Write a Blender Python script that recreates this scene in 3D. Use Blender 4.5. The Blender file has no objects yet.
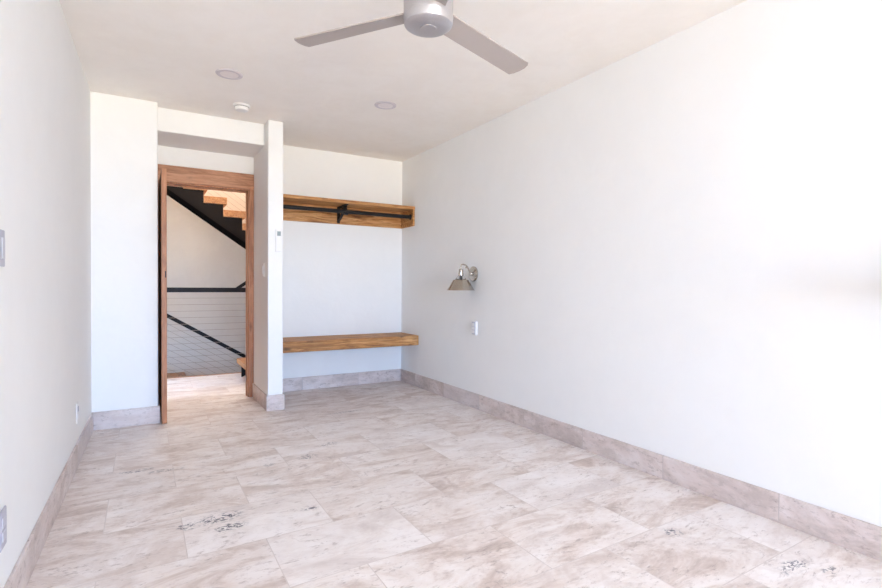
import bpy, bmesh, math, random
from mathutils import Vector, Matrix
S = bpy.context.scene
C = S.collection
PI = math.pi

# ------------------------------------------------------------------ camera
FPX, YAW, PITCH, ROLL, EYE = 507.5, .5313, -.0162, .0072, 1.073
s_, c_ = math.sin, math.cos
right = Vector((c_(YAW), -s_(YAW), 0)); fwd = Vector((s_(YAW), c_(YAW), 0)); up = Vector((0, 0, 1))
F2 = fwd * c_(PITCH) + up * s_(PITCH); U2 = up * c_(PITCH) - fwd * s_(PITCH)
R3 = right * c_(ROLL) + U2 * s_(ROLL); U3 = U2 * c_(ROLL) - right * s_(ROLL)
cd = bpy.data.cameras.new('camera'); cam = bpy.data.objects.new('camera', cd); C.objects.link(cam)
cd.sensor_width = 36; cd.lens = 36 * FPX / 882; cd.clip_start = .02
M = Matrix((R3, U3, -F2)).transposed().to_4x4(); M.translation = (0, 0, EYE)
cam.matrix_world = M
S.camera = cam

# ------------------------------------------------------------------ light
w = bpy.data.worlds.new('sky'); S.world = w; w.use_nodes = True
nt = w.node_tree; nt.nodes.clear()
out = nt.nodes.new('ShaderNodeOutputWorld'); bg = nt.nodes.new('ShaderNodeBackground')
tc = nt.nodes.new('ShaderNodeTexCoord'); sp = nt.nodes.new('ShaderNodeSeparateXYZ')
rp = nt.nodes.new('ShaderNodeValToRGB'); mr = nt.nodes.new('ShaderNodeMapRange')
mr.inputs[1].default_value = -1; mr.inputs[2].default_value = 1
nt.links.new(tc.outputs['Generated'], sp.inputs[0]); nt.links.new(sp.outputs['Z'], mr.inputs[0])
nt.links.new(mr.outputs[0], rp.inputs[0]); nt.links.new(rp.outputs[0], bg.inputs[0]); nt.links.new(bg.outputs[0], out.inputs[0])
e = rp.color_ramp.elements
e[0].position = 0; e[0].color = (1.34, 1.17, .93, 1)
e[1].position = 1; e[1].color = (.62, .84, 1.25, 1)
for p_, c__ in ((.487, (1.40, 1.27, 1.0, 1)), (.503, (.56, .98, 1.68, 1)), (.7, (.52, .97, 1.76, 1))):
    k = e.new(p_); k.color = c__
bg.inputs[1].default_value = 23.2

def area(name, loc, rot, sx, sy, power, col, portal=False):
    l = bpy.data.lights.new(name, 'AREA'); l.shape = 'RECTANGLE'; l.size = sx; l.size_y = sy
    l.energy = power; l.color = col
    o = bpy.data.objects.new(name, l); C.objects.link(o); o.location = loc; o.rotation_euler = rot
    if portal: l.cycles.is_portal = True
    return o
WX0, WX1, WZ0, WZ1, WY = -.38, 1.75, .05, 2.43, -5.4       # the window wall behind the camera
area('window_portal', ((WX0+WX1)/2, WY+.0, (WZ0+WZ1)/2), (PI/2, 0, 0), WX1-WX0, WZ1-WZ0, 1, (1, 1, 1), True)
area('stair_skylight', (1.3, 7.9, 3.75), (0, 0, 0), 2.6, .9, 190, (1, .93, .84))
area('landing_fill', (-1.3, 5.9, 1.5), (0, -PI/2, 0), 1.6, .9, 2.8, (1, .84, .70))  # added warm fill for the landing, no window is built there

S.view_settings.view_transform = 'Standard'; S.view_settings.look = 'None'
S.view_settings.gamma = 1; S.view_settings.use_curve_mapping = False
S.view_settings.exposure = 0.0
S.cycles.diffuse_bounces = 8; S.cycles.max_bounces = 12; S.cycles.use_denoising = True
S.cycles.sample_clamp_indirect = 6; S.cycles.caustics_reflective = False; S.cycles.caustics_refractive = False

# ------------------------------------------------------------------ node helpers
def mat(name, col=(.8, .8, .8), rough=.5, metal=0.0, spec=.5):
    m = bpy.data.materials.new(name); m.use_nodes = True
    b = m.node_tree.nodes['Principled BSDF']
    b.inputs['Base Color'].default_value = (*col, 1); b.inputs['Roughness'].default_value = rough
    b.inputs['Metallic'].default_value = metal; b.inputs['Specular IOR Level'].default_value = spec
    return m
class N:
    def __init__(s, m): s.t = m.node_tree; s.b = s.t.nodes['Principled BSDF']
    def new(s, k, **kw):
        n = s.t.nodes.new('ShaderNode' + k)
        for a, v in kw.items(): setattr(n, a, v)
        return n
    def put(s, sock, v):
        if isinstance(v, bpy.types.NodeSocket): s.t.links.new(v, sock)
        elif v is not None: sock.default_value = v
    def pos(s): return s.new('TexCoord').outputs['Object']
    def math(s, op, a, b=None, c=None, clamp=False):
        n = s.new('Math', operation=op); n.use_clamp = clamp
        for i, v in enumerate((a, b, c)): s.put(n.inputs[i], v)
        return n.outputs[0]
    def vmath(s, op, a, b=None):
        n = s.new('VectorMath', operation=op); s.put(n.inputs[0], a)
        if b is not None: s.put(n.inputs[1], b)
        return n.outputs[1] if op in ('LENGTH', 'DISTANCE') else n.outputs[0]
    def mapping(s, v, loc=(0, 0, 0), rot=(0, 0, 0), sc=(1, 1, 1)):
        n = s.new('Mapping'); s.put(n.inputs[0], v)
        n.inputs[1].default_value = loc; n.inputs[2].default_value = rot; n.inputs[3].default_value = sc
        return n.outputs[0]
    def noise(s, v, scale, detail=4, rough=.5, dist=0):
        n = s.new('TexNoise'); s.put(n.inputs['Vector'], v); n.inputs['Scale'].default_value = scale
        n.inputs['Detail'].default_value = detail; n.inputs['Roughness'].default_value = rough
        n.inputs['Distortion'].default_value = dist
        return n.outputs[0]
    def ramp(s, v, stops):
        n = s.new('ValToRGB'); s.put(n.inputs[0], v); el = n.color_ramp.elements
        el[0].position = stops[0][0]; el[0].color = (*stops[0][1], 1)
        el[1].position = stops[-1][0]; el[1].color = (*stops[-1][1], 1)
        for p, c in stops[1:-1]: el.new(p).color = (*c, 1)
        return n.outputs[0]
    def smooth(s, v, a, b):
        n = s.new('MapRange', interpolation_type='SMOOTHSTEP'); s.put(n.inputs[0], v)
        n.inputs[1].default_value = a; n.inputs[2].default_value = b
        return n.outputs[0]
    def mix(s, f, a, b, mode='MIX'):
        n = s.new('Mix', data_type='RGBA', blend_type=mode); s.put(n.inputs[0], f)
        for i, v in ((6, a), (7, b)):
            if isinstance(v, tuple): v = (*v, 1)
            s.put(n.inputs[i], v)
        return n.outputs[2]
    def bump(s, h, strength=.3, dist=.01, prev=None):
        n = s.new('Bump'); s.put(n.inputs['Height'], h); n.inputs['Strength'].default_value = strength
        n.inputs['Distance'].default_value = dist
        if prev is not None: s.put(n.inputs['Normal'], prev)
        return n.outputs[0]

def plaster(name, col, col2, bump=.25):
    m = mat(name, col, .92, spec=.25); n = N(m); p = n.pos()
    a = n.noise(p, 1.6, 5, .6, .6); b = n.noise(n.mapping(p, sc=(1, 1, .7)), 7, 6, .6, 1.0)
    f = n.smooth(n.math('ADD', n.math('MULTIPLY', a, .65), n.math('MULTIPLY', b, .35)), .38, .62)
    n.put(n.b.inputs['Base Color'], n.mix(f, col2, col))
    h1 = n.noise(p, 4, 3, .5, .6); h2 = n.noise(p, 38, 3, .5)
    n1 = n.bump(h1, bump, .03); n.put(n.b.inputs['Normal'], n.bump(h2, bump * .5, .006, n1))
    return m

PAL = {0: [(.33, (.50, .39, .335)), (.43, (.69, .585, .525)), (.50, (.83, .75, .70)), (.62, (.92, .865, .835))],
       1: [(.28, (.40, .32, .29)), (.40, (.54, .455, .42)), (.50, (.67, .575, .54)), (.64, (.77, .70, .675))]}
def travertine(name, tile, stains=(), dark_=0):
    """tile = (axis 'xy' or 'x' or 'y', width, row height, offset vector)"""
    m = mat(name, (.7, .6, .55), .42, spec=.35); n = N(m); p = n.pos()
    kind, wd, rh, off = tile
    sep = n.new('SeparateXYZ'); n.put(sep.inputs[0], p)
    cmb = n.new('CombineXYZ')
    if kind == 'xy':
        n.put(cmb.inputs[0], sep.outputs[0])
        n.put(cmb.inputs[1], n.math('SUBTRACT', sep.outputs[1], n.math('MULTIPLY', sep.outputs[0], .03)))
    else:
        n.put(cmb.inputs[0], sep.outputs[{'x': 0, 'y': 1}[kind]]); n.put(cmb.inputs[1], n.math('ADD', sep.outputs[2], .02))
    q = n.vmath('ADD', cmb.outputs[0], off)
    br = n.new('TexBrick'); n.put(br.inputs['Vector'], q)
    br.offset = .5; br.offset_frequency = 2; br.squash = 1
    br.inputs['Scale'].default_value = 1; br.inputs['Brick Width'].default_value = wd; br.inputs['Row Height'].default_value = rh
    br.inputs['Mortar Size'].default_value = .0022; br.inputs['Mortar Smooth'].default_value = .3; br.inputs['Bias'].default_value = 0
    br.inputs['Color1'].default_value = (0, 0, 0, 1); br.inputs['Color2'].default_value = (1, 1, 1, 1); br.inputs['Mortar'].default_value = (.5, .5, .5, 1)
    t = br.outputs['Color']; grout = br.outputs['Fac']
    sc = n.new('SeparateColor'); n.put(sc.inputs[0], t); tid = sc.outputs[0]
    shift = n.new('CombineXYZ'); n.put(shift.inputs[0], n.math('MULTIPLY', tid, 37.0)); n.put(shift.inputs[1], n.math('MULTIPLY', tid, 91.0)); n.put(shift.inputs[2], n.math('MULTIPLY', tid, 13.0))
    pv = n.vmath('ADD', p, shift.outputs[0])
    stretched = n.mapping(pv, rot=(0, 0, .12), sc=(1, 2.3, 2.3) if kind != 'y' else (2.3, 1, 2.3))
    band = n.noise(stretched, 2.6, 9, .68, .7)
    cloud = n.noise(pv, 3.6, 8, .68, .5)
    fine = n.noise(stretched, 20, 8, .75, .3)
    base = n.ramp(band, PAL[dark_])
    base = n.mix(n.math('MULTIPLY', n.smooth(cloud, .5, .66), .6), base, (.62, .51, .45) if not dark_ else (.46, .39, .36))
    base = n.mix(n.math('MULTIPLY', n.smooth(fine, .52, .64), .45), base, (.50, .41, .37) if not dark_ else (.34, .28, .26))
    base = n.mix(n.math('MULTIPLY', n.smooth(n.noise(stretched, 26, 4, .6), .5, .7), .3), base, (.86, .82, .79) if not dark_ else (.70, .66, .65))
    # each stone a little lighter or darker, some cooler
    base = n.mix(n.math('MULTIPLY', n.math('SUBTRACT', 1.0, tid), .5), base, n.mix(.5, base, (.54, .47, .45)))
    base = n.mix(n.math('MULTIPLY', n.smooth(tid, .62, .9), .45), base, (.86, .82, .81) if not dark_ else (.64, .60, .61))
    # thin brown veins
    vv = n.math('ABSOLUTE', n.math('SUBTRACT', n.noise(n.mapping(pv, sc=(1, 2.6, 2.6) if kind != 'y' else (2.6, 1, 2.6)), 1.7, 8, .6, 1.2), .5))
    vein = n.math('MULTIPLY', n.math('SUBTRACT', 1.0, n.smooth(vv, 0.0, .016)), n.smooth(fine, .46, .6))
    base = n.mix(n.math('MULTIPLY', vein, .55), base, (.33, .25, .22))
    # pores
    pits = n.math('MULTIPLY', n.smooth(n.noise(stretched, 60, 2, .5), .66, .72), n.smooth(fine, .48, .58))
    base = n.mix(n.math('MULTIPLY', pits, .5), base, (.28, .22, .21))
    if stains:
        warp = n.noise(p, 9, 4, .6)
        speck = n.smooth(n.noise(n.mapping(p, sc=(1, 1.5, 1)), 42, 5, .65, .8), .50, .56)
        tot = None
        for (x, y, rx, ry, k) in stains:
            d = n.vmath('LENGTH', n.mapping(p, loc=(-x / rx, -y / ry, 0), sc=(1 / rx, 1 / ry, 0)))
            mk = n.math('MULTIPLY', n.math('SUBTRACT', 1.0, n.smooth(n.math('ADD', d, n.math('MULTIPLY', n.math('SUBTRACT', warp, .5), 1.6)), .35, 1.0)), k)
            tot = mk if tot is None else n.math('MAXIMUM', tot, mk)
        base = n.mix(n.math('MULTIPLY', tot, speck), base, (.10, .095, .12))
    base = n.mix(n.math('MULTIPLY', grout, .6), base, (.58, .51, .48) if not dark_ else (.42, .38, .37))
    n.put(n.b.inputs['Base Color'], base)
    n.put(n.b.inputs['Roughness'], n.math('ADD', n.math('MULTIPLY', fine, .25), .33))
    n.put(n.b.inputs['Normal'], n.bump(n.math('SUBTRACT', n.math('MULTIPLY', fine, .25), n.math('ADD', grout, n.math('MULTIPLY', pits, .5))), .25, .003))
    return m

def wood(name, dark, mid, light, axis='x', rough=.5, knots=True):
    m = mat(name, mid, rough, spec=.35); n = N(m); p = n.pos()
    st = {'x': (.10, 1, 1), 'y': (1, .10, 1), 'z': (1, 1, .10)}[axis]
    g = n.mapping(p, sc=st)
    a = n.noise(g, 22, 6, .65, 1.6); b = n.noise(g, 90, 3, .6, .4)
    base = n.ramp(a, [(.3, dark), (.48, mid), (.68, light)])
    base = n.mix(n.math('MULTIPLY', n.smooth(b, .5, .68), .4), base, dark)
    if knots:
        v = n.new('TexVoronoi'); n.put(v.inputs['Vector'], n.mapping(p, sc={'x': (.55, 1.6, 1.6), 'y': (1.6, .55, 1.6), 'z': (1.6, 1.6, .55)}[axis])); v.inputs['Scale'].default_value = 4.5
        dd = n.math('ADD', v.outputs['Distance'], n.math('MULTIPLY', n.noise(p, 30, 2), .08))
        base = n.mix(n.math('MULTIPLY', n.math('SUBTRACT', 1.0, n.smooth(dd, .07, .21)), .85), base, tuple(x * .4 for x in dark))
    n.put(n.b.inputs['Base Color'], base)
    n.put(n.b.inputs['Normal'], n.bump(a, .15, .003))
    return m

def brushed(name, col, rough, axis='z', metal=1.0):
    m = mat(name, col, rough, metal); n = N(m); p = n.pos()
    a = n.noise(n.mapping(p, sc={'z': (60, 60, 1), 'x': (1, 60, 60), 'r': (30, 30, 30)}[axis]), 6, 3)
    n.put(n.b.inputs['Base Color'], n.mix(n.math('MULTIPLY', a, .35), col, tuple(x * .75 for x in col)))
    n.put(n.b.inputs['Roughness'], n.math('ADD', n.math('MULTIPLY', a, .15), rough - .07))
    return m

def grainy(name, col, rough=.45, spec=.5, amt=.12, scale=60):
    m = mat(name, col, rough, spec=spec); n = N(m)
    n.put(n.b.inputs['Base Color'], n.mix(n.math('MULTIPLY', n.noise(n.pos(), scale, 3), amt), col, tuple(x * .7 for x in col)))
    return m

# ------------------------------------------------------------------ mesh helpers
def box(bm, a, b, mtx=None):
    x0, y0, z0 = a; x1, y1, z1 = b
    vs = [bm.verts.new(Vector(v) if mtx is None else mtx @ Vector(v)) for v in
          ((x0, y0, z0), (x1, y0, z0), (x1, y1, z0), (x0, y1, z0), (x0, y0, z1), (x1, y0, z1), (x1, y1, z1), (x0, y1, z1))]
    for f in ((0, 3, 2, 1), (4, 5, 6, 7), (0, 1, 5, 4), (1, 2, 6, 5), (2, 3, 7, 6), (3, 0, 4, 7)):
        bm.faces.new([vs[i] for i in f])
def prism(bm, pts, vec):
    """closed polygon pts (3D, planar) pushed along vec"""
    v = Vector(vec); a = [bm.verts.new(p) for p in pts]; b = [bm.verts.new(Vector(p) + v) for p in pts]
    bm.faces.new(a[::-1]); bm.faces.new(b)
    for i in range(len(pts)):
        j = (i + 1) % len(pts); bm.faces.new((a[i], a[j], b[j], b[i]))
def lathe(bm, prof, seg=40, mtx=None, caps=True):
    """prof: list of (r, z) around the local z axis"""
    rings = []
    for r, z in prof:
        rings.append([bm.verts.new((mtx or Matrix()) @ Vector((r * c_(2 * PI * i / seg), r * s_(2 * PI * i / seg), z))) for i in range(seg)])
    for a, b in zip(rings, rings[1:]):
        for i in range(seg):
            j = (i + 1) % seg; bm.faces.new((a[i], a[j], b[j], b[i]))
    if caps:
        bm.faces.new(rings[0][::-1]); bm.faces.new(rings[-1])
def tube(bm, pts, r, seg=12):
    pts = [Vector(p) for p in pts]; rings = []
    t0 = (pts[1] - pts[0]).normalized(); ref = Vector((0, 0, 1)) if abs(t0.z) < .9 else Vector((1, 0, 0))
    u = t0.cross(ref).normalized()
    for i, p in enumerate(pts):
        t = (pts[min(i + 1, len(pts) - 1)] - pts[max(i - 1, 0)]).normalized()
        u = (u - t * u.dot(t)).normalized(); v = t.cross(u)
        rr = r[i] if isinstance(r, (list, tuple)) else r
        rings.append([bm.verts.new(p + u * rr * c_(2 * PI * k / seg) + v * rr * s_(2 * PI * k / seg)) for k in range(seg)])
    for a, b in zip(rings, rings[1:]):
        for k in range(seg):
            j = (k + 1) % seg; bm.faces.new((a[k], a[j], b[j], b[k]))
    bm.faces.new(rings[0][::-1]); bm.faces.new(rings[-1])
def obj(name, bm, m, parent=None, bevel=0, smooth=False, seg=2):
    bmesh.ops.recalc_face_normals(bm, faces=bm.faces[:])
    me = bpy.data.meshes.new(name); bm.to_mesh(me); bm.free()
    o = bpy.data.objects.new(name, me); C.objects.link(o); me.materials.append(m)
    if smooth:
        for p in me.polygons: p.use_smooth = True
        me.set_sharp_from_angle(angle=.6)
    if bevel:
        b = o.modifiers.new('bevel', 'BEVEL'); b.width = bevel; b.segments = seg; b.limit_method = 'ANGLE'; b.angle_limit = .6
    if parent is not None:
        o.parent = parent; o.matrix_parent_inverse = Matrix.Translation(parent.location).inverted() if parent.rotation_euler.z == 0 else (Matrix.Translation(parent.location) @ parent.rotation_euler.to_matrix().to_4x4()).inverted()
    return o
def part(name, fn, m, parent, **kw):
    """like obj but the mesh is in the parent's own space"""
    bm = bmesh.new(); fn(bm); o = obj(name, bm, m, None, **kw); o.parent = parent; return o
def B(*boxes):
    bm = bmesh.new()
    for a, b in boxes: box(bm, a, b)
    return bm
def tag(o, label, cat, group=None):
    o['label'] = label; o['category'] = cat
    if group: o['group'] = group
    return o
def thing(name, label, cat, loc=(0, 0, 0), rz=0, group=None):
    o = bpy.data.objects.new(name, None); C.objects.link(o); o.location = loc; o.rotation_euler = (0, 0, rz)
    o.empty_display_size = .05
    return tag(o, label, cat, group)
def struct(name, bm, m, **kw):
    o = obj(name, bm, m, **kw); o['kind'] = 'structure'; return o
def copy_tree(o, parent=None):
    c = o.copy(); C.objects.link(c); c.parent = parent
    for ch in [x for x in C.objects if x.parent == o]: copy_tree(ch, c)
    return c

# ------------------------------------------------------------------ materials
MW = plaster('white_wall_plaster', (.875, .875, .865), (.86, .86, .85), .18)
MC = plaster('ceiling_plaster', (.94, .90, .85), (.91, .865, .81), .2)
MH = plaster('shade_toned_stairwell_plaster', (.53, .46, .385), (.50, .43, .36), .15)  # tan plaster with the stairwell's shade darkened into its colour
STAINS = [(.30, 2.50, .13, .07, 1), (.17, 2.49, .05, .05, 1), (.34, 2.39, .09, .05, .9), (.69, 2.405, .06, .035, 1), (.88, 3.13, .07, .06, .9),
          (2.0, 1.39, .06, .05, .9), (2.16, .98, .12, .035, .9), (-.03, 3.37, .10, .035, .7), (.10, 3.30, .12, .035, .55),
          (1.09, 3.31, .10, .06, .6), (1.47, 4.09, .22, .05, .45), (.65, 3.10, .05, .04, .5), (2.25, .9, .06, .025, .8)]
MF = travertine('travertine_floor', ('xy', .595, .40, (-.1495 + 5.95, -.19 + 8.0, 0)), STAINS)
MBx = travertine('travertine_base_x', ('x', .6, 10, (6.1, 0, 0)), (), 1)
MBy = travertine('travertine_base_y', ('y', .6, 10, (0 + 6.0 - .31 + .01, 0, 0)), (), 1)
WD = wood('alder_door', (.22, .085, .035), (.40, .17, .08), (.52, .25, .13), 'z', .42)
WDX = wood('alder_casing', (.25, .105, .05), (.45, .215, .115), (.58, .31, .18), 'x', .42)
WS = wood('rustic_shelf', (.14, .05, .015), (.45, .205, .066), (.70, .41, .18), 'x', .55)
WT = wood('stair_tread_wood', (.22, .09, .035), (.38, .175, .075), (.50, .26, .12), 'y', .5, False)
IRON = grainy('black_iron', (.010, .009, .010), .5, .3)
STEEL = grainy('black_stair_steel', (.006, .005, .006), .6, .12); FLANGE = grainy('black_flange_steel', (.001, .001, .0012), .7, .03); WEB = grainy('dark_web_steel', (.011, .008, .0075), .7, .1)
CABLE = brushed('cable_steel', (.34, .28, .23), .5, 'r')
NICKEL = brushed('brushed_nickel', (.52, .47, .41), .24, 'r')
FANM = brushed('fan_silver', (.60, .585, .60), .36, 'r', .85)
BLADE = grainy('fan_blade_grey', (.42, .37, .345), .45, .4, .1, 40)
WHITE = grainy('white_plastic', (.85, .84, .83), .4, .5, .05)
GLASS = mat('clear_glass', (1, 1, 1), .02); GLASS.node_tree.nodes['Principled BSDF'].inputs['Transmission Weight'].default_value = 1; GLASS.node_tree.nodes['Principled BSDF'].inputs['IOR'].default_value = 1.12
GREYM = grainy('grey_plate', (.47, .47, .54), .45, .4, .08); GREYP = grainy('grey_plastic_insert', (.55, .55, .61), .45, .4, .06); GREYD = grainy('pale_grey_insert', (.45, .45, .52), .5, .3, .06)
DARK = grainy('dark_slot', (.05, .05, .055), .6)
LENS = grainy('frosted_lens', (.82, .76, .75), .5, .4, .05)
TRIM = grainy('light_trim_grey', (.62, .57, .60), .45, .5, .08)
SCREEN = grainy('grey_screen', (.28, .33, .34), .25)

# ------------------------------------------------------------------ room shell
H = 2.46
XR, XLA, YA, XA, XP, XP2, YP, YC, YB, YS, ZS, SK = 2.516, -.323, 4.46, .1005, .911, 1.038, 4.436, 5.08, 5.161, 4.584, 2.276, .0205
YW = WY
def xl(y): return XLA - SK * (YA - y)
T = .12
struct('floor', B(((-3.0, YW - .15, -.12), (XR + 1.5, 6.52, 0))), MF)
bm = bmesh.new(); box(bm, (-3.0, YW - .15, H), (XR + 1.5, 6.52, H + .12)); struct('ceiling', bm, MC)
struct('wall_right', B(((XR, YW - .15, 0), (XR + T, YB + T, H))), MW)
bm = bmesh.new(); prism(bm, [(xl(YW - .15), YW - .15, 0), (xl(YA + .01), YA + .01, 0), (xl(YA) - T, YA + .01, 0), (xl(YW - .15) - T, YW - .15, 0)], (0, 0, H)); struct('wall_left', bm, MW)
# wall behind the camera with its wide window opening
struct('wall_behind', B(((-.70, YW - .12, 0), (WX0, YW, H)), ((WX1, YW - .12, 0), (XR, YW, H)), ((WX0, YW - .12, WZ1), (WX1, YW, H)), ((WX0, YW - .12, 0), (WX1, YW, WZ0))), MW)
bm = B(((WX0, YW - .09, WZ0), (WX0 + .05, YW - .03, WZ1)), ((WX1 - .05, YW - .09, WZ0), (WX1, YW - .03, WZ1)), ((WX0, YW - .09, WZ1 - .05), (WX1, YW - .03, WZ1)), ((WX0, YW - .09, WZ0), (WX1, YW - .03, WZ0 + .05)), (((WX0 + WX1) / 2 - .03, YW - .09, WZ0), ((WX0 + WX1) / 2 + .03, YW - .03, WZ1)))
struct('window_1', bm, IRON)
# the short wall beside the recess, rounded plaster corner
struct('wall_front', B(((XLA - T, YA, 0), (XA, YC, H))), MW, bevel=.008)
struct('wall_partition', B(((XP, YP, 0), (XP2, YB + .02, H))), MW, bevel=.010)
struct('wall_soffit', B(((XA, YS, ZS), (XP, YC, H))), MW, bevel=.006)
struct('wall_back', B(((XP2, YB, 0), (XR + T, YB + T, H))), MW)
# door wall: above and around the opening
DX0, DX1, DZ = .152, .874, 1.958
struct('wall_door', B(((XLA - T, YC, 0), (DX0 - .01, YC + .12, H)), ((DX0 - .01, YC, DZ + .013), (DX1 + .01, YC + .12, H)), ((DX1 + .01, YC, 0), (XP2 + .02, YC + .12, H))), MW)

# unseen pier added behind the camera to shade the near right wall
struct('wall_shading_pier', B(((XR - .40, -.70, 0), (XR + .01, -.58, H))), MW)

# travertine baseboards
BB, BT = .133, .012
def base(name, a, b, m): return struct(name, B((a, b)), m, bevel=.0025)
base('baseboard_right', (XR - BT, YW, 0), (XR, YB - BT, BB), MBy)
base('baseboard_back', (XP2 + BT, YB - BT, 0), (XR, YB, BB), MBx)
base('baseboard_front', (XLA + .0, YA - BT, 0), (XA + BT, YA, BB), MBx)
base('baseboard_recess', (XA, YA, 0), (XA + BT, YC - .02, BB), MBy)
struct('baseboard_partition', B(((XP - BT, YP - BT, 0), (XP2 + BT, YP, BB)), ((XP - BT, YP, 0), (XP, YC - .02, BB)), ((XP2, YP, 0), (XP2 + BT, YB, BB))), MBx, bevel=.0025)
bm = bmesh.new(); y0, y1 = YW, YA - BT
prism(bm, [(xl(y0), y0, 0), (xl(y0) + BT, y0, 0), (xl(y1) + BT, y1, 0), (xl(y1), y1, 0)], (0, 0, BB)); struct('baseboard_left', bm, MBy, bevel=.0025)

# ------------------------------------------------------------------ door with its frame
door = bpy.data.objects.new('door_1', None); C.objects.link(door); door.location = (DX0, YC, 0); door['kind'] = 'structure'
leg = obj('casing_leg', B(((DX1 - .004, YC - .022, 0), (XP - .002, YC, 1.97))), WD, door, bevel=.003)
obj('casing_leg', B(((XA + .012, YC - .022, 0), (DX0 + .004, YC, 1.97))), WD, door, bevel=.003)
obj('casing_head', B(((XA + .001, YC - .026, 1.97), (XP - .002, YC, 2.112))), WDX, door, bevel=.003)
obj('door_jamb', B(((DX0 - .01, YC, 0), (DX0 + .012, YC + .13, DZ)), ((DX1 - .012, YC, 0), (DX1 + .01, YC + .13, DZ)), ((DX0 - .01, YC - .004, DZ - .0), (DX1 + .01, YC + .13, DZ + .014))), WD, door, bevel=.002)
obj('door_stop', B(((DX0 + .012, YC + .06, 0), (DX0 + .018, YC + .10, DZ)), ((DX1 - .018, YC + .06, 0), (DX1 - .012, YC + .10, DZ)), ((DX0 + .012, YC + .06, DZ - .008), (DX1 - .012, YC + .10, DZ))), WD, door, bevel=.002)
leaf = obj('door_leaf', B(((.122, 4.385, .008), (.158, 5.045, 1.945))), WD, door, bevel=.003)
for z in (.25, .98, 1.72):
    bm = bmesh.new(); tube(bm, [(.164, 5.052, z - .045), (.164, 5.052, z + .045)], .007, 10); box(bm, (.150, 5.02, z - .045), (.1595, 5.05, z + .045))
    obj('hinge', bm, IRON, leaf, smooth=True)
bm = bmesh.new(); box(bm, (.146, 4.3835, 1.12), (.154, 4.3855, 1.17)); obj('latch_plate', bm, IRON, leaf)

# ------------------------------------------------------------------ closet shelf
sh = thing('closet_shelf', 'rustic brown wood closet shelf with black hanging rod, high on the alcove wall', 'shelf', (XP2, YB, 1.71))
obj('shelf_board', B(((XP2, 4.842, 1.886), (XR, YB, 1.920))), WS, sh, bevel=.004)
obj('back_cleat', B(((XP2, YB - .03, 1.712), (XR - .022, YB, 1.886))), WS, sh, bevel=.003)
obj('side_cleat', B(((XR - .022, 4.848, 1.712), (XR, YB, 1.886))), WS, sh, bevel=.003)
obj('side_cleat', B(((XP2, 4.848, 1.712), (XP2 + .022, YB, 1.886))), WS, sh, bevel=.003)
bm = bmesh.new(); tube(bm, [(XP2 + .022, 4.905, 1.812), (XR - .022, 4.905, 1.812)], .020, 16); rod = obj('hanging_rod', bm, IRON, sh, smooth=True)
for x, d in ((XR - .022, -1), (XP2 + .022, 1)):
    bm = bmesh.new(); lathe(bm, [(.030, 0), (.030, .005), (.021, .008), (.021, .022)], 24, Matrix.Translation((x, 4.905, 1.812)) @ Matrix.Rotation(d * PI / 2, 4, 'Y')); obj('rod_flange', bm, IRON, rod, smooth=True)
bx = 1.765
brk = obj('shelf_bracket', B(((bx - .016, YB - .037, 1.716), (bx + .016, YB - .030, 1.886)), ((bx - .016, 4.87, 1.879), (bx + .016, YB - .03, 1.886))), IRON, sh, bevel=.002)
def strap(name, pts, wx, th):
    bm = bmesh.new(); n = len(pts); L = []; Rr = []
    for i, (y, z) in enumerate(pts):
        a = pts[max(i - 1, 0)]; b = pts[min(i + 1, n - 1)]; t = Vector((b[0] - a[0], b[1] - a[1])).normalized()
        L.append((y - t.y * th / 2, z + t.x * th / 2)); Rr.append((y + t.y * th / 2, z - t.x * th / 2))
    va = [[bm.verts.new((bx + sx * wx, y, z)) for y, z in P] for P in (L, Rr) for sx in (-1, 1)]
    for i in range(n - 1):
        for a, b in ((0, 1), (1, 3), (3, 2), (2, 0)):
            bm.faces.new((va[a][i], va[b][i], va[b][i + 1], va[a][i + 1]))
    for i in (0, n - 1): bm.faces.new([va[k][i] for k in (0, 1, 3, 2)])
    return obj(name, bm, IRON, brk, smooth=True)
strap('brace', [(YB - .037 - .20 * k / 10 - .0, 1.745 + .10 * (k / 10) ** 1.6 + .03 * k / 10) for k in range(11)], .013, .012)
strap('brace', [(YB - .05 - .17 * s_(k / 12 * PI / 2), 1.875 - .10 * (1 - c_(k / 12 * PI / 2)) * .6) for k in range(13)], .011, .011)
strap('rod_hook', [(4.905 + .027 * c_(a), 1.812 + .027 * s_(a)) for a in [(-.9 * PI) + k * (1.25 * PI) / 14 for k in range(15)]] + [(4.93, 1.86), (4.915, 1.88)], .017, .011)

# ------------------------------------------------------------------ bench slab
bm = B(((XP2, 4.738, .444), (XR, YB, .546)))
bench = tag(obj('floating_bench', bm, WS, bevel=.006), 'thick rustic wood bench slab spanning the closet alcove above the stone baseboard', 'bench')

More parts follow.
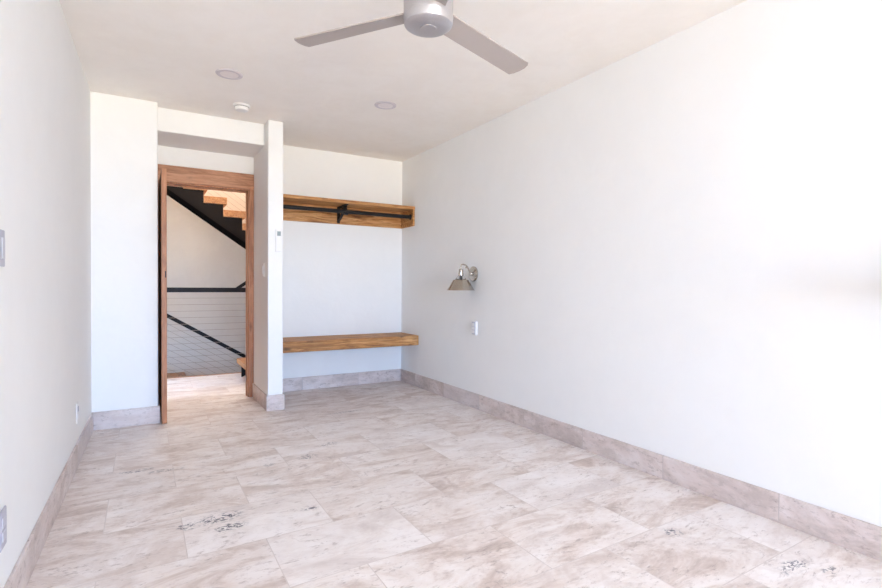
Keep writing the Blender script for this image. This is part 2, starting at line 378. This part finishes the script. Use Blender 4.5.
# ------------------------------------------------------------------ ceiling fan
FX, FY, FZ = .973, 1.770, 2.15
fan = thing('ceiling_fan', 'silver three-blade ceiling fan with grey blades hanging from the plaster ceiling', 'fan', (FX, FY, H))
R_ = .0975
prof = [(.0, -.062), (R_ * .55, -.0615), (R_ * .86, -.058), (R_ * .965, -.051), (R_, -.040), (R_, .075), (R_ * .97, .088), (R_ * .8, .098), (.03, .105), (.0, .105)]
bm = bmesh.new(); lathe(bm, prof[1:-1], 64, Matrix.Translation((FX, FY, FZ))); housing = obj('motor_housing', bm, FANM, fan, smooth=True)
bm = bmesh.new(); lathe(bm, [(R_ + .0006, -.024), (R_ + .0012, -.0225), (R_ + .0012, -.021), (R_ + .0006, -.0195)], 64, Matrix.Translation((FX, FY, FZ)), caps=False); obj('housing_seam', bm, FANM, housing, smooth=True)
bm = bmesh.new(); lathe(bm, [(.030, -.0635), (.032, -.062), (.032, -.060)], 32, Matrix.Translation((FX, FY, FZ))); obj('bottom_cap', bm, FANM, housing, smooth=True)
bm = bmesh.new(); tube(bm, [(FX, FY, FZ + .1), (FX, FY, H - .03)], .013, 16); obj('downrod', bm, FANM, fan, smooth=True)
bm = bmesh.new(); lathe(bm, [(.02, -.055), (.05, -.05), (.065, -.02), (.068, 0)], 40, Matrix.Translation((FX, FY, H))); obj('canopy', bm, FANM, fan, smooth=True)
for ang, Lb in ((125.2, .626), (19.2, .698), (252.0, .675)):
    a = math.radians(ang); m4 = Matrix.Translation((FX, FY, FZ)) @ Matrix.Rotation(a, 4, 'Z') @ Matrix.Rotation(math.radians(-12), 4, 'X')
    bm = bmesh.new(); hw, hw0 = (.066 if 100 < ang < 200 else .060), .052; pts = [(.085, -hw0, 0)]
    pts += [(Lb + .012, -hw, 0), (Lb + .016, -hw * .68, 0), (Lb + .014, -hw * .2, 0), (Lb + .008, hw * .25, 0), (Lb - .004, hw * .8, 0), (Lb - .012, hw, 0)]
    if ang < 100: hw = .057; pts = [(.085, -hw0, 0), (Lb - .030, -hw, 0), (Lb - .018, -hw * .80, 0), (Lb - .008, -hw * .40, 0), (Lb - .008, hw * .12, 0), (Lb - .016, hw * .62, 0), (Lb - .030, hw, 0)]
    pts += [(.085, hw0, 0)]
    P = [m4 @ (Vector(p) * 1.0 - Vector((0, 0, .003))) for p in pts]; nrm = (m4.to_3x3() @ Vector((0, 0, 1))) * .006
    prism(bm, P, nrm); bl = obj('fan_blade', bm, BLADE, fan, bevel=.0015)
    bm = bmesh.new(); box(bm, (.078, -.034, .003), (.125, .034, .009), m4); obj('blade_bracket', bm, FANM, bl, bevel=.001)

# ------------------------------------------------------------------ recessed lights and smoke detector
rl = thing('recessed_light', 'round recessed ceiling light with grey trim, further from the tall right wall', 'ceiling light', (.495, 3.62, H), group='recessed lights in the ceiling')
part('trim_ring', lambda bm: lathe(bm, [(.058, -.0005), (.059, -.006), (.072, -.0075), (.083, -.004), (.085, .0)], 48, caps=False), TRIM, rl, smooth=True)
part('lens', lambda bm: lathe(bm, [(.0585, -.004), (.03, -.005), (.001, -.0052)], 48), LENS, rl, smooth=True)
r2 = copy_tree(rl); r2.location = (1.613, 3.61, H); r2['label'] = 'round recessed ceiling light with grey trim, over the closet end of the long wall'
rl['label'] = 'round recessed ceiling light with grey trim, in front of the smoke detector and doorway'
sd = thing('smoke_detector', 'small white round smoke detector on the ceiling before the doorway soffit', 'smoke detector', (.664, 4.20, H))
part('mounting_plate', lambda bm: lathe(bm, [(.062, -.0), (.062, -.010), (.058, -.013)], 40), WHITE, sd, smooth=True)
part('detector_body', lambda bm: lathe(bm, [(.050, -.013), (.0505, -.030), (.046, -.040), (.034, -.0435), (.012, -.044)], 40), WHITE, sd, smooth=True)
part('vent_slot', lambda bm: lathe(bm, [(.0515, -.0135), (.0515, -.0165)], 40, caps=False), DARK, sd, smooth=True)

# ------------------------------------------------------------------ wall sconce
def sconce(y, label):
    t = thing('wall_sconce', label, 'wall lamp', (XR, y, 1.18))
    W = Matrix.Rotation(-PI / 2, 4, 'Y')          # local z points into the room
    part('backplate', lambda bm: lathe(bm, [(.066, 0), (.066, .008), (.060, .014), (.030, .018), (.012, .020)], 48, W), NICKEL, t, smooth=True)
    def arm(bm):
        tube(bm, [(-.016, 0, 0), (-.040, 0, .010), (-.056, 0, .036), (-.068, 0, .058), (-.082, 0, .072), (-.110, 0, .080), (-.128, 0, .078), (-.136, 0, .066), (-.136, 0, .035)], .0065, 14)
        lathe(bm, [(.001, .0), (.012, .002), (.014, .010), (.009, .022)], 24, Matrix.Translation((-.018, 0, 0)) @ W)
    part('arm', arm, NICKEL, t, smooth=True)
    part('knuckle', lambda bm: lathe(bm, [(.007, -.012), (.009, -.008), (.009, .008), (.007, .012)], 20, Matrix.Translation((-.078, 0, .055)) @ Matrix.Rotation(PI / 2, 4, 'X')), NICKEL, t, smooth=True)
    so = part('lamp_socket', lambda bm: lathe(bm, [(.008, .042), (.017, .038), (.020, .030), (.020, .006), (.023, .002), (.023, -.016), (.017, -.022)], 32, Matrix.Translation((-.136, 0, 0))), NICKEL, t, smooth=True)
    part('glass_bell', lambda bm: lathe(bm, [(.020, -.016), (.034, -.030), (.044, -.042), (.050, -.054)], 40, Matrix.Translation((-.136, 0, 0)), caps=False), GLASS, t, smooth=True)
    part('lamp_shade', lambda bm: lathe(bm, [(.050, -.053), (.063, -.054), (.067, -.057), (.116, -.138), (.124, -.143), (.1225, -.1445), (.114, -.140), (.0645, -.060), (.050, -.055), (.050, -.053)], 64, Matrix.Translation((-.136, 0, 0)), caps=False), NICKEL, t, smooth=True)
    part('light_bulb', lambda bm: lathe(bm, [(.012, -.022), (.013, -.045), (.026, -.075), (.028, -.095), (.018, -.118), (.004, -.124)], 24, Matrix.Translation((-.136, 0, 0))), WHITE, t, smooth=True)
    return t
sconce(3.712, 'brushed nickel wall sconce with cone shade, above the white wall switch')
sconce(.655, 'second brushed nickel wall sconce, just past the picture edge near the camera')

# ------------------------------------------------------------------ plates
def plate(name, label, cat, loc, rz, w_, h_, th, m, details):
    """local frame: x across, y out of the wall (towards -y), z up"""
    t = thing(name, label, cat, loc, rz)
    part('cover_plate', lambda bm: box(bm, (-w_ / 2, -th, -h_ / 2), (w_ / 2, 0, h_ / 2)), m, t, bevel=min(.004, th * .45))
    for nm, x0, x1, z0, z1, d, mm in details:
        part(nm, lambda bm: box(bm, (x0, -th - d, z0), (x1, -th + .001, z1)), mm, t, bevel=.0008)
    return t
# three-gang button switch on the long wall below the sconce (faces -x)
plate('wall_switch', 'white wall switch with three stacked buttons below the nickel sconce', 'switch', (XR, 3.68, .705), -PI / 2, .070, .122, .022, WHITE,
      [('bezel', -.024, .024, -.054, .054, .0012, GREYP), ('button', -.018, .018, .014, .044, .003, WHITE), ('button', -.018, .018, -.015, .010, .002, WHITE), ('button', -.018, .018, -.046, -.020, .003, WHITE)])
SL = math.atan(SK)
AL = PI / 2 - SL                      # plates on the tilted wall facing +x
def onleft(y, z): return (xl(y), y, z)
plate('wall_switch', 'grey switch plate, higher of the two grey plates on the wall opposite the sconce', 'switch', onleft(1.99, 1.178), AL, .092, .112, .006, GREYM,
      [('rocker', -.034, -.006, -.032, .032, .003, GREYP), ('rocker', .006, .034, -.032, .032, .003, GREYP)])
plate('wall_outlet', 'white wall outlet low on the wall near the stone baseboard corner', 'outlet', onleft(3.68, .305), AL, .072, .118, .006, WHITE,
      [('receptacle', -.017, .017, .006, .036, .002, GREYD), ('receptacle', -.017, .017, -.036, -.006, .002, WHITE)])
plate('wall_outlet', 'grey wall outlet low down, lower of the two grey plates opposite the sconce', 'outlet', onleft(2.00, .322), AL, .072, .118, .006, GREYM,
      [('receptacle', -.017, .017, .006, .036, .002, GREYP), ('receptacle', -.017, .017, -.036, -.006, .002, GREYP)])
plate('thermostat', 'slim white thermostat with small grey screen on the partition front face', 'thermostat', (.995, YP, 1.447), 0, .050, .190, .016, WHITE,
      [('display', -.012, .018, .040, .078, .001, SCREEN), ('front_panel', -.021, .021, -.090, .022, .002, WHITE)])
plate('wall_switch', 'narrow white light switch on the recess side of the partition', 'switch', (XP, 4.615, 1.20), -PI / 2, .072, .118, .007, WHITE,
      [('rocker', -.016, .016, -.034, .034, .004, WHITE)])

# ------------------------------------------------------------------ stairwell beyond the door
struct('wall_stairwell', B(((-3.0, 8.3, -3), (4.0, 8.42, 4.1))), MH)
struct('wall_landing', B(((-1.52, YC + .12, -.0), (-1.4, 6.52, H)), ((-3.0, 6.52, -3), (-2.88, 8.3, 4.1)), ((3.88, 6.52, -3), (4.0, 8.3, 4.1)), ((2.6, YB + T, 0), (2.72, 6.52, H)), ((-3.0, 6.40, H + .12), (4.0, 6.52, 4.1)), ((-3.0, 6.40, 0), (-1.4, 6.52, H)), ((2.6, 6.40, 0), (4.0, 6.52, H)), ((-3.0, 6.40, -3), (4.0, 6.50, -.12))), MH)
struct('trim_1', B(((-1.4, 6.50, -.20), (2.6, 6.53, .004))), WT)
struct('floor_lower', B(((-3.0, 6.3, -3.1), (4.0, 8.42, -3.0))), MF)
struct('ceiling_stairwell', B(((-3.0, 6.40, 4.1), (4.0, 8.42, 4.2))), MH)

def flight(label, nose, y0, y1, n0, n1, rise, run, st_end, th=.09):
    """descends towards +x; nose = (x, z) of the left top corner of tread 0; n0..n1 tread indices"""
    t = thing('staircase', label, 'staircase', (nose[0], y0, nose[1]))
    for k in range(n0, n1):
        x = nose[0] + run * k; z = nose[1] - rise * k
        obj('tread', B(((x, y0 - .03, z - th), (x + run + .045, y1, z))), WT, t, bevel=.004)
    # cut stringer: stepped top, straight bottom with a flange
    pts = []
    for k in range(n0, n1):
        x = nose[0] + run * k; z = nose[1] - rise * k - th
        pts += [(x, z), (x + run, z)]
    xe = nose[0] + run * n1; x0 = nose[0] + run * n0
    low = lambda x: st_end - rise / run * (x - nose[0])
    P = [(x0, y0, low(x0))] + [(a, y0, b) for a, b in pts] + [(xe, y0, low(xe))]
    bm = bmesh.new(); prism(bm, P[::-1], (0, .012, 0)); st = obj('stringer', bm, WEB, t)
    bm = bmesh.new(); prism(bm, [(x0, y0 - .035, low(x0)), (xe, y0 - .035, low(xe)), (xe, y0 - .035, low(xe) + .075), (x0, y0 - .035, low(x0) + .075)], (0, .034, 0))
    obj('flange', bm, FLANGE, st)
    return t
YF = 7.25; RI, RU = .162, .236
# upper flight passing over the opening
upper = flight('black steel staircase with wood treads crossing high beyond the open doorway', (.681, 2.215), YF, 8.29, -7, 8, RI, RU, 1.902)
def railing(name, label, posts, top, bot, ncab, ends, width=.045, root=None):
    """top: list of 3D points of the top rail"""
    t = root or thing(name, label, 'railing', ends)
    tp = [Vector(p) for p in top]
    for a, b in zip(tp, tp[1:]):
        bm = bmesh.new(); prism(bm, [a + Vector((0, -width / 2, -.027)), a + Vector((0, width / 2, -.027)), a + Vector((0, width / 2, .027)), a + Vector((0, -width / 2, .027))], b - a)
        obj('top_rail', bm, STEEL, t, bevel=.003)
    a, b = tp[0], tp[1]
    for k in range(1, ncab + 1):
        dz = Vector((0, 0, -bot * k / (ncab + .5) - .02)); bm = bmesh.new(); tube(bm, [a + dz, b + dz], .0022, 6); obj('cable', bm, CABLE, t, smooth=True)
    for x in posts:
        f = (x - a.x) / (b.x - a.x); z = a.z + (b.z - a.z) * f
        obj('post', B(((x - .02, a.y - .02, z - bot - .02), (x + .02, a.y + .02, z - .01))), STEEL, t, bevel=.002)
    return t
railing('cable_railing', 'level black top rail with horizontal cables along the stair landing edge', (-.9, 1.15), [(-1.35, 6.45, 1.005), (1.25, 6.45, 1.005)], 1.0, 13, (-.9, 6.45, 0))
level = [x for x in C.objects if x.parent is None and x.name == 'cable_railing'][0]
bm = bmesh.new(); prism(bm, [(.95, 6.43, .985), (.95, 6.47, .985), (.95, 6.47, 1.03), (.95, 6.43, 1.03)], (.5, 0, .36)); obj('sloping_rail', bm, STEEL, level, bevel=.003)
# sloping railing of the flight going down
zr = lambda x: .702 - (x - .251) * (.702 - .131) / (1.169 - .251)
lower = flight('lower flight of wood treads with sloping black handrail going down beyond the landing railing', (.215, -.215), YF, 8.28, 0, 12, .15, .265, -.52)
railing('', '', (-.5, 2.3), [(-.6, 7.2, zr(-.6) - .02), (2.5, 7.2, zr(2.5) - .02)], 1.0, 12, None, root=lower)
railing('', '', (.0, 2.0), [(-.6, 8.15, 4.0), (3.2, 8.15, 4.0 - 3.8 * RI / RU)], 1.05, 12, None, root=upper)
# short flight rising from the landing behind the door jamb
t = thing('staircase', 'lowest wood stair tread on black steel, peeking out behind the door jamb', 'staircase', (1.0, 5.6, 0))
for k in range(3):
    obj('tread', B(((.960 + .27 * k, 5.60, .14 + .175 * k), (1.27 + .27 * k, 6.40, .20 + .175 * k))), WT, t, bevel=.004)
bm = bmesh.new(); prism(bm, [(.985, 6.20, 0), (1.8, 6.20, .50), (1.8, 6.20, .68), (1.5, 6.2, .47), (.985, 6.20, .12)], (0, .05, 0)); obj('stringer', bm, STEEL, t)
bm = bmesh.new(); prism(bm, [(.985, 5.66, 0), (1.8, 5.66, .50), (1.8, 5.66, .68), (1.5, 5.66, .47), (.985, 5.66, .12)], (0, .05, 0)); obj('stringer', bm, STEEL, t)
